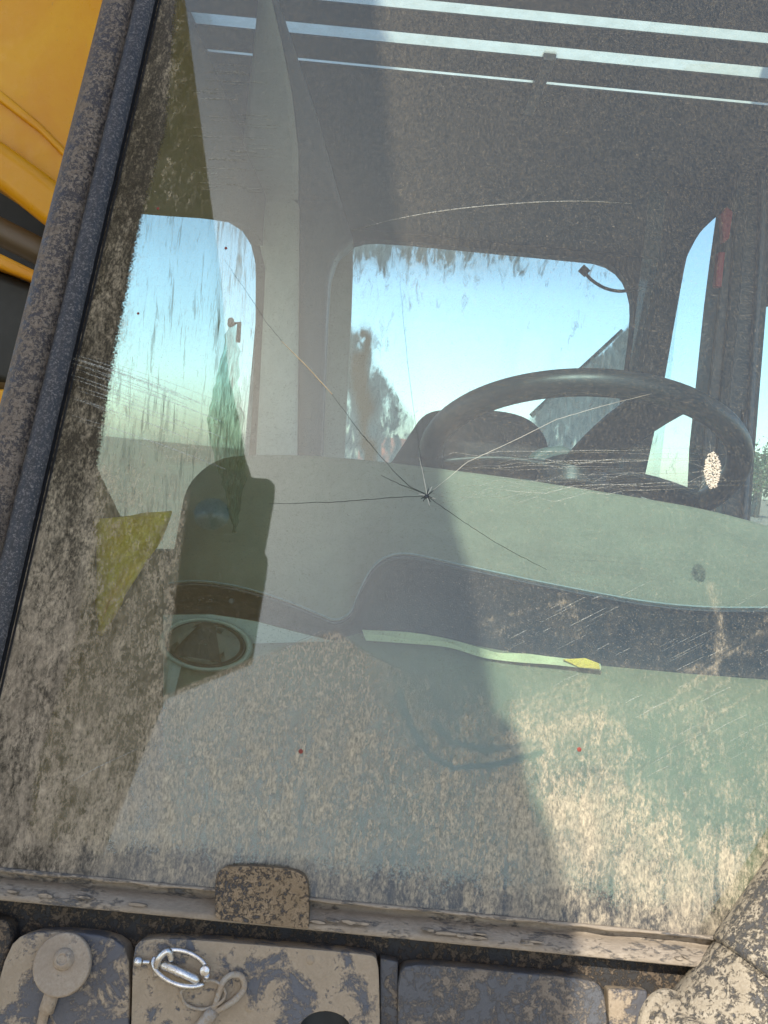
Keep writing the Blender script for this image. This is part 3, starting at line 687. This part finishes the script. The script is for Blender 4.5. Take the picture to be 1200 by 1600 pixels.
yprism('hammer_handle', [(1123, 393), (1134, 393), (1128, 449), (1117, 447)], 1.825, .018, M['red'], cab, bevel=.003)
box('cab_floor', (-.40, .95, .86), (1.9, 2.66, .9), M['black'], cab)
tube('cable', catmull([PY(x, y, 2.5) for x, y in ((912, 424), (925, 438), (945, 450), (968, 455), (990, 452), (1015, 446), (1032, 448), (1040, 458))], 5), .0045, M['cable'], cab, 8)
cyl('cable_plug', PY(918, 428, 2.5), Vector((-.8, 0, .6)), .012, .025, M['cable'], cab, 14)
wb = [PY(830, 650, 2.72), PY(972, 516, 2.72)]
tube('rear_wiper', [wb[0], wb[0].lerp(wb[1], .5), wb[1]], [.008, .007, .005], M['cable'], cab, 8)

# ---- dashboard: moulded cowl, fascia, lower panel
NXD = 150
Tp = resample(catmull([(p[0], p[1], 0) for p in [(283, 790), (290, 768), (305, 745), (330, 724), (360, 714), (420, 711), (500, 713), (600, 722), (700, 734), (800, 747), (900, 762), (1000, 778), (1100, 796), (1200, 822), (1300, 856)]], 5) and [(v.x, v.y) for v in catmull([(p[0], p[1], 0) for p in [(283, 800), (290, 770), (303, 748), (328, 726), (360, 714), (420, 711), (500, 713), (600, 722), (700, 734), (800, 747), (900, 762), (1000, 778), (1100, 796), (1200, 822), (1300, 856)]], 5)], 400)
Bt = resample([(v.x, v.y) for v in catmull([(p[0], p[1], 0) for p in [(262, 914), (300, 910), (345, 914), (400, 926), (460, 946), (500, 963), (526, 971), (548, 958), (562, 925), (580, 892), (603, 873), (640, 868), (720, 885), (850, 913), (1000, 941), (1100, 951), (1200, 952), (1300, 950)]], 5)], 400)
Dp = [(255, 960), (330, 959), (400, 970), (460, 986), (520, 1001), (560, 990), (600, 986), (680, 994), (760, 1012), (850, 1028), (940, 1040), (1080, 1053), (1300, 1070)]
TX = np.array(Tp); BX = np.array(Bt)
# pair stations along both curves
wgt = np.linspace(0, 1, NXD)
tpi = [TX[int(round(w * 399))] for w in wgt]
# match by pixel x on the bottom curve
bx_of = np.interp(wgt, [0, 1], [0, 1]); 
arcT = TX[:, 0]
def bott(x):
    xs_ = BX[:, 0]; i = int(np.argmin(np.abs(xs_ - x))); return BX[i]
cols_t, cols_b = [], []
for i, w in enumerate(wgt):
    xt = np.interp(w, [0, .03, .08, 1], [0, 0, 0, 0]); cols_t.append(TX[int(round(w * 399))]); cols_b.append(BX[int(round(w * 399))])
rows = []
def dy_t(w): return 1.17 + .02 * w
def dy_b(w): return 1.005
for s_ in np.linspace(0, 1, 26):
    r = []
    for w, a, b in zip(wgt, cols_t, cols_b):
        px_, py_ = a[0] + (b[0] - a[0]) * s_, a[1] + (b[1] - a[1]) * s_
        y = dy_t(w) + (dy_b(w) - dy_t(w)) * (s_ ** 1.25)
        y -= .006 * math.exp(-((s_ - 1) / .05) ** 2)
        r.append(PY(px_, py_, y))
    rows.append(r)
# rear roll-over of the cowl
back = [[p + Vector((0, dy, dz)) for p in rows[0]] for dy, dz in ((.19, -.30), (.12, -.14), (.06, -.05), (.025, -.012), (.008, -.002))]
dash = loft('dashboard', back + rows, M['cowl'], cab)
def along(curve, y, off=(0, 0), n=120):
    return [PY(x + off[0], yy + off[1], y) for x, yy in resample(curve, n)]
tube('piping', along(Bt, .999, (0, -3), 220), .0011, M['piping'], dash, 6)
tube('piping', along(Bt, .997, (0, 3), 220), .0013, M['strap'], dash, 6)
# fascia under the crease
Dd = resample(Dp, 400); rows = []
for s_, yy in ((0, .999), (.06, 1.0), (.14, 1.006), (.3, 1.018), (.6, 1.03), (1, 1.03)):
    rows.append([PY(b[0] + (d_[0] - b[0]) * s_ + (0), b[1] + (d_[1] + 16 - b[1]) * s_, yy) for b, d_ in zip([BX[int(round(w * 399))] for w in wgt], [(np.interp(BX[int(round(w * 399))][0], [p[0] for p in Dp], [p[0] for p in Dp]), np.interp(BX[int(round(w * 399))][0], [p[0] for p in Dp], [p[1] for p in Dp])) for w in wgt])])
fa = loft('fascia', rows, M['fascia'], dash)
# lower panel from the fascia towards the foot of the glass
rows = []
for s_, yy, py0 in ((0, 1.022, 0), (.02, 1.010, 0), (.2, .985, 60), (.45, .955, 150), (.75, .91, 270), (1, .875, 420)):
    rows.append([PY(x, y + py0, yy) for x, y in resample(Dp, 90)])
rows.insert(0, [p + Vector((0, .12, -.03)) for p in rows[0]])
lp = loft('lower_panel', rows, M['lower'], dash)
wp = []
for xm_, yy, py0 in ((1.0, 1.000, 1), (.45, .988, 30), (.12, .976, 66), (-.1, .949, 150)):
    wp.append([PY(255 + (x - 255) * max(xm_, .05), y + py0 - (x - 255) * (1 - xm_) * .17, yy) for x, y in resample([p for p in Dp if p[0] <= 521], 30)])
wh = loft('side_panel', wp, M['white'], dash)
# round air vent
vc = PY(322, 1008, .978); vx = (PY(387, 1014, .976) - PY(257, 1003, .98)) * .5; vy = (PY(324, 972, .99) - PY(318, 1045, .966)) * .5
vn = vx.cross(vy).normalized(); vn = vn if vn.y < 0 else -vn
def ell(ra, h, n=48): return [vc + vx * ra * math.cos(a) + vy * ra * math.sin(a) + vn * h for a in np.linspace(0, 2 * math.pi, n, endpoint=False)]
vr = loft('air_vent', [ell(1.12, 0), ell(1.14, .004), ell(1.08, .007), ell(1.0, .006), ell(.96, .001), ell(.95, -.012)], M['white'], dash, True)
loft('vent_bowl', [ell(.965, .004), ell(.93, .006), ell(.90, .004), ell(.6, .003), ell(.02, .0028)], M['vent'], dash, True)
def flap(a0, a1, r, lift, nm):
    rim_ = [vc + vx * r * math.cos(a) + vy * r * math.sin(a) + vn * lift for a in np.linspace(a0, a1, 16)]
    mid = [p.lerp(rim_[0].lerp(rim_[-1], .5), .45) + vn * .004 for p in rim_]
    ch = [rim_[0].lerp(rim_[-1], i / 15) + vn * .004 for i in range(16)]
    loft(nm, [rim_, mid, ch], M['vent_in'], dash)
flap(math.radians(-60), math.radians(75), .84, .006, 'vent_flap'); flap(math.radians(95), math.radians(215), .86, .010, 'vent_flap'); flap(math.radians(225), math.radians(300), .85, .005, 'vent_flap')
for (x, y) in ((362, 940), (330, 938), (312, 938)): cyl('screw', PY(x, y, 1.0), Vector((0, -1, .4)), .0035 if x == 362 else .0015, .003, M['strap'], dash, 12)

# ---- steering wheel
wc = PY(906, 727, 1.30); wu = Vector((1, 0, -.02)).normalized(); tilt = math.radians(27.5)
wv = Vector((0, -math.cos(tilt), math.sin(tilt))); wnn = wu.cross(wv); Rw = .2165
ring = [wc + wu * Rw * math.cos(a) + wv * Rw * math.sin(a) for a in np.linspace(0, 2 * math.pi, 96, endpoint=False)]
sw = tube('steering_wheel', ring, .0175, M['wheel'], cab, 20, True)
hubc = wc - wnn * (-.0) + Vector((0, .03, -.05))
cyl('hub', hubc, Vector((0, math.sin(tilt), math.cos(tilt))), .055, .05, M['wheel'], sw, 40, bevel=.008)
def spoke(a, w0, w1):
    e = wc + wu * Rw * .97 * math.cos(a) + wv * Rw * .97 * math.sin(a); s0 = hubc + Vector((0, .01, .03)); rows = []
    tdir = (e - s0).normalized(); sd = tdir.cross(wnn).normalized()
    for k in range(9):
        t = k / 8; c = s0.lerp(e, t) + Vector((0, 0, .012 * math.sin(t * math.pi))); w = w0 + (w1 - w0) * t ** 1.5
        rows.append([c + sd * w * math.cos(b) + wnn * .011 * math.sin(b) for b in np.linspace(0, 2 * math.pi, 16, endpoint=False)])
    loft('spoke', rows, M['wheel'], sw, True)
spoke(math.radians(72), .036, .040); spoke(math.radians(198), .028, .03); spoke(math.radians(-22), .028, .03)
tube('steering_column', [hubc, hubc + Vector((0, -.08, -.14))], .03, M['wheel'], cab, 20)

# ---- seat
def pad(name, px, y, th, mat, par, bev):
    return yprism(name, smoothpoly(px, 2), y, th, mat, par, bevel=bev, seg=5)
seat = pad('seat_backrest', [(590, 760), (612, 722), (640, 680), (662, 645), (700, 637), (790, 640), (836, 655), (862, 690), (864, 760), (864, 860), (590, 860)], 1.85, .13, M['seat'], cab, .03)
pad('armrest', [(812, 800), (826, 720), (845, 700), (892, 694), (905, 730), (905, 800)], 1.62, .06, M['seat_g'], cab, .01)
box('seat_cushion', (wc.x - .28, 1.45, 1.15), (wc.x + .22, 1.95, 1.29), M['seat'], cab, .04)

# ------------------------------------------------------------------ loose paper in the cab; sheets imitating reflections
pp = thing('paper_sheet', PY(700, 1010, .99), 'thin yellow-green paper sheet edge lying along the foot of the dark dash recess', 'paper')
top = catmull([PY(x, y, 1.006) for x, y in ((566, 984), (640, 988), (700, 998), (750, 1012), (780, 1020), (820, 1021), (860, 1026), (905, 1031), (938, 1037))], 4)
bot_ = catmull([PY(x, y + random.uniform(-2.5, 2.5), .997) for x, y in ((572, 1001), (640, 1004), (700, 1013), (750, 1024), (780, 1031), (820, 1034), (860, 1038), (905, 1042), (938, 1046))], 4)
midp = [a.lerp(b, .5) + Vector((0, -.004, .002 * math.sin(i))) for i, (a, b) in enumerate(zip(top, bot_))]
o = loft('sheet', [top, midp, bot_], M['paper'], pp, smooth=False); o.modifiers.new('thick', 'SOLIDIFY').thickness = .0008
yprism('folded_corner', [(880, 1031), (915, 1029), (936, 1037), (938, 1046), (905, 1043)], .9945, .004, M['reflection_yellow'], pp, bevel=.0006)
# translucent film added in place of a greenish reflection
rg = thing('reflection_film', PY(362, 500, 1.22), 'crumpled green translucent film added to imitate a reflection before the left side window', 'reflection film')
Lp = [(357, 505), (345, 560), (332, 620), (324, 665), (330, 700), (345, 745), (355, 790), (364, 832)]
Rp = [(366, 502), (374, 545), (372, 600), (380, 660), (386, 700), (383, 745), (376, 790), (368, 834)]
rows = []
for (a, b) in zip([(x + random.uniform(-3, 3), y) for x, y in resample(Lp, 36)], [(x + random.uniform(-3, 3), y) for x, y in resample(Rp, 36)]):
    rows.append([PY(a[0] + (b[0] - a[0]) * t, a[1] + (b[1] - a[1]) * t, 1.02 + .012 * math.sin(t * 14 + a[1] * .03) + .006 * math.sin(t * 31 + a[1] * .07)) for t in np.linspace(0, 1, 14)])
o = loft('film', rows, M['green_reflection'], rg); o.modifiers.new('thick', 'SOLIDIFY').thickness = .0006
cyl('film_knob', PY(360, 507, 1.02), Vector((.2, -1, .1)), .0035, .02, M['cable'], rg, 14)
tube('film_knob_arm', [PY(362, 507, 1.015), PY(374, 504, 1.02), PY(372, 535, 1.02)], .0028, M['cable'], rg, 8)
# yellow sheet added behind the glass to imitate the boom reflection
yc = thing('yellow_reflection_sheet', PY(200, 900, .95), 'bright yellow sheet imitating a boom reflection, behind the dirty lower left of the windscreen', 'reflection_sheet')
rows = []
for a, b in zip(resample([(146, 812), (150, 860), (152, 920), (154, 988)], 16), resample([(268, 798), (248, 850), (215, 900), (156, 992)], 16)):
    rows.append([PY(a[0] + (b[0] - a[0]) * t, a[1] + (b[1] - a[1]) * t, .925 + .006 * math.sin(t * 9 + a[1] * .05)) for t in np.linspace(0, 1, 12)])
o = loft('reflection_sheet', rows, M['reflection_yellow'], yc); o.modifiers.new('thick', 'SOLIDIFY').thickness = .003

# ------------------------------------------------------------------ things on the cover plates
ad = thing('anchor_disc', PG(101, 1502, .012), 'round mud-coated disc with a central bolt on the leftmost cover plate', 'anchor disc')
axd = (GN + Vector((-.12, -.1, .25))).normalized()
cyl('disc', PG(104, 1507, .0105), axd, .0, 0, M['disc'], ad, 56, prof=[(.0225, 0), (.0225, .003), (.0215, .004), (.0245, .006), (.0255, .008), (.0253, .0115), (.024, .0125), (.0, .0122)], bevel=.0006)
cyl('bolt', PG(100, 1499, .0215), axd, 0, 0, M['disc'], ad, 32, prof=[(.0092, 0), (.009, .002), (.0075, .0042), (.0052, .0055), (.0045, .0055), (.004, .0045), (0, .0044)], bevel=.0003)
st_ = [PG(86, 1536, .016), PG(80, 1556, .016), PG(72, 1580, .015), PG(70, 1580, .015), PG(64, 1604, .013), PG(56, 1650, .012)]
tube('cable_stub', st_, [.0062, .0065, .0065, .0045, .0042, .0042], M['disc'], ad, 16)

lpn = thing('linch_pin', PG(283, 1515, .02), 'shiny steel linch pin with a flip ring lying on the middle mud-caked plate', 'linch pin')
ex = lambda cx, cy, a, b, rot, t0, t1, off, k=26: [PG(cx + a * math.cos(t) * math.cos(rot) - b * math.sin(t) * math.sin(rot), cy + a * math.cos(t) * math.sin(rot) + b * math.sin(t) * math.cos(rot), off + .006 * math.sin(t)) for t in np.linspace(t0, t1, k)]
tube('ring', ex(283, 1514, 45, 25, .33, math.radians(25), math.radians(190), .020), .0022, M['steel'], lpn, 12)
tube('ring', ex(283, 1512, 43, 26, .30, math.radians(235), math.radians(372), .026), .0022, M['steel'], lpn, 12)
tube('shaft', [PG(252, 1506, .021), PG(256, 1508, .022), PG(308, 1531, .022), PG(312, 1533, .021)], [.003, .0042, .0042, .003], M['steel'], lpn, 16)
tube('collar', catmull([PG(244, 1524, .018), PG(247, 1500, .026), PG(262, 1486, .026), PG(268, 1500, .022)], 5), .003, M['steel'], lpn, 12)
cyl('ball', PG(223, 1503, .019), Vector((-1, -.2, .1)), 0, 0, M['steel'], lpn, 20, prof=[(.002, -.006), (.002, 0), (.0042, .001), (.005, .004), (.0042, .007), (0, .0085)])
cyl('head', PG(321, 1516, .024), GN, 0, 0, M['steel'], lpn, 20, prof=[(.0042, -.004), (.005, 0), (.0042, .004), (0, .0052)])

ln = thing('wire_lanyard', PG(340, 1560, .016), 'looped wire rope lanyard with a crimp sleeve tied to the steel pin', 'lanyard')
tube('loop', catmull([PG(x, y, o_) for x, y, o_ in ((300, 1620, .016), (318, 1592, .017), (345, 1576, .018), (366, 1563, .019), (381, 1545, .019), (378, 1527, .02), (364, 1523, .02), (350, 1532, .02), (342, 1552, .019), (336, 1572, .018), (322, 1590, .018))], 6), .0027, M['wire'], ln, 12)
tube('small_loop', catmull([PG(x, y, o_) for x, y, o_ in ((318, 1532, .024), (338, 1534, .021), (352, 1550, .018), (345, 1566, .021), (318, 1577, .017), (292, 1570, .016), (283, 1552, .017), (290, 1545, .017))], 6), .0014, M['wire'], ln, 8)
tube('crimp_sleeve', [PG(334, 1578, .018), PG(328, 1587, .0185), PG(312, 1606, .018), PG(300, 1625, .017)], [.0045, .0058, .0058, .005], M['wire'], ln, 14)

# ------------------------------------------------------------------ boom beside the cab
bo = thing('excavator_boom', Vector((-.75, 1.8, .9)), 'orange-yellow excavator boom base with dark hoses running beside the left pillar', 'excavator boom')
yprism('boom_side', [(-700, -900), (330, -900), (200, 0), (108, 402), (100, 372), (60, 336), (-20, 276), (-700, -220)], 1.95, .40, M['yellow'], bo, bevel=.02, seg=4)
yprism('machine_body', [(-400, 150), (0, 250), (110, 330), (90, 640), (-400, 640)], 2.36, .2, M['black'], bo)
yprism('raised_rib', [(-300, -60), (0, 140), (60, 190), (130, 262), (128, 275), (60, 206), (0, 160), (-300, -38)], 1.938, .03, M['yellow'], bo, bevel=.008, seg=4)
yprism('flange', [(-300, 20), (0, 219), (60, 262), (110, 302), (106, 374), (60, 345), (0, 297), (-300, 100)], 1.90, .30, M['yellow'], bo, bevel=.024, seg=5)
tube('hydraulic_hose', [PY(x, y, 1.98) for x, y in ((-250, 240), (0, 362), (60, 392), (140, 438))], .030, M['yellow_dk'], bo, 20)
yprism('base_edge', [(-300, 290), (0, 396), (70, 430), (130, 467), (130, 484), (66, 446), (0, 420), (-300, 320)], 1.80, .12, M['yellow'], bo, bevel=.010, seg=4)
yprism('base_plate', [(-300, 322), (0, 424), (66, 449), (125, 484), (110, 620), (0, 600), (-300, 600)], 1.86, .1, M['black'], bo, bevel=.02)
tube('base_roll', [PY(x, y, 1.9) for x, y in ((-250, 560), (0, 588), (60, 600), (95, 612))], .034, M['yellow_dk'], bo, 20)
yprism('side_frame', [(-400, 606), (0, 608), (85, 611), (80, 658), (0, 652), (-400, 656)], 1.7, .3, M['yellow'], bo, bevel=.006)
yprism('side_frame', [(-400, 652), (0, 652), (80, 655), (10, 1200), (-400, 1200)], 1.75, .3, M['yellow_dk'], bo, bevel=.006)

# ------------------------------------------------------------------ arm standing in front, behind the photographer: shades and mirrors in the left of the glass
arm = thing('excavator_stick', Vector((-.6, -1.1, 0)), 'dull yellow excavator stick that is mirrored in the left of the windscreen', 'excavator stick')
def W(x, y, z): return Vector((x, y, z + CAM.z))
re = [(-2.05, 6.9), (-1.48, 4.92), (-1.12, 3.62), (-.82, 2.51), (-.68, 1.92), (-.60, 1.7), (-.54, 1.5), (-.50, 1.41), (-.45, 1.31), (-.41, 1.19), (-.405, .98), (-.385, .71)]
le = [(-.62, .60), (-.78, -.45), (-1.6, -.45), (-1.5, .9), (-1.6, 1.6), (-2.4, 2.9), (-3.3, 4.92), (-3.8, 6.9)]  # left outline widened to shade the boom and extend the mirrored patch
prism('stick_plate', [[W(x, -1, z) for x, z in re + le]], Vector((0, -.025, 0)), M['olive'], arm)
prism('stick_beam', [[W(x - .19, -1.026, max(z, 1.0)) for x, z in re] + [W(x + .03, -1.026, max(z, 1.0) - .02 * (i == 2)) for i, (x, z) in enumerate(le) if i >= 3]], Vector((0, -.36, 0)), M['olive'], arm, bevel=.012)
def refl(px, py, y):
    g = PG(px, py); d = (g - CAM).normalized(); r = d - 2 * d.dot(GN) * GN; return g + r * ((y - g.y) / r.y)
lk = [(250, 735), (380, 735), (386, 746), (420, 748), (429, 757), (428, 775), (412, 862), (418, 872), (416, 890), (393, 1030), (252, 1087)]
hl = [(394 + 4 * math.cos(a), 779 + 5 * math.sin(a)) for a in np.linspace(0, 2 * math.pi, 12, endpoint=False)]
prism('link_plate', [[refl(x, y, -.5) for x, y in lk], [refl(x, y, -.5) for x, y in hl]], Vector((0, -.03, 0)), M['linkp'], arm)
tube('link_pin', [refl(330, 800, -.48), refl(330, 800, -.48) + Vector((0, -.55, .0))], .05, M['steel'], arm, 24)
prism('bucket', [[W(-2.25, y - .45, z + 1.75) for y, z in ((-.9, .45), (-1.5, .45), (-1.95, .0), (-2.0, -.55), (-1.7, -.9), (-1.2, -1.0), (-.8, -.9), (-.82, -.87), (-1.2, -.96), (-1.68, -.87), (-1.96, -.54), (-1.91, -.0), (-1.48, .41), (-.9, .41))]], Vector((.7, 0, 0)), M['yellow_dk'], arm, bevel=.01)
for k in range(5): prism('tooth', [[W(-2.23 + k * .155, y - .45, z + 1.75) for y, z in ((-.86, -.90), (-.62, -.83), (-.82, -.85))]], Vector((.06, 0, 0)), M['steel'], arm)

# ------------------------------------------------------------------ far background
def far(px, py, y): p = PY(px, py, y); return p
fc = far(612, 704, 120)
cn = thing('site_container', Vector((fc.x, 120, 0)), 'tiny orange-red shed far off, seen through the lower left of the rear window', 'shed')
x0, x1 = far(560, 705, 120).x, far(655, 705, 120).x
box('shed_wall', (x0, 120, 0), (x1, 126, 3.9), M['orange'], cn)
prism('shed_roof', [[Vector((x0 - .4, 119.6, 3.9)), Vector((x1 + .4, 119.6, 3.9)), Vector((x1 + .4, 123, 5.0)), Vector((x0 - .4, 123, 5.0))]], Vector((0, .3, .12)), M['orange'], cn)
for k, (px_, h) in enumerate(((1186, 6.5), (1203, 7.5), (1222, 5.5))):
    b = far(px_, 770, 80); t_ = thing('broadleaf_tree', Vector((b.x, 80 + k * 3, 0)), ['smallest green tree on the horizon, right of the door post', 'tallest green tree on the horizon, at the right edge', 'low green tree on the horizon beyond the right edge'][k], 'tree', 'far trees on the right horizon')
    tube('trunk', [Vector((b.x, 80 + k * 3, -.1)), Vector((b.x + .1, 80 + k * 3, h * .3)), Vector((b.x, 80 + k * 3, h * .6))], [.25, .18, .08], M['bark'], t_, 8)
    vs, fs = [], []
    for q in range(900):
        a, e_ = random.uniform(0, 6.28), random.gauss(0, .5); r = random.uniform(.5, 1) * (1 + .3 * math.sin(3 * a + k))
        c = Vector((b.x + r * 2.0 * math.cos(a) * math.cos(e_), 80 + k * 3 + r * 2 * math.sin(a) * math.cos(e_), h * .6 + r * h * .38 * math.sin(e_))); s = .28
        k0 = len(vs); vs += [c + Vector((random.uniform(-s, s), random.uniform(-s, s), random.uniform(-s, s))) for _ in range(3)]; fs.append((k0, k0 + 1, k0 + 2))
    mesh('crown', vs, fs, M['leaf'], t_)
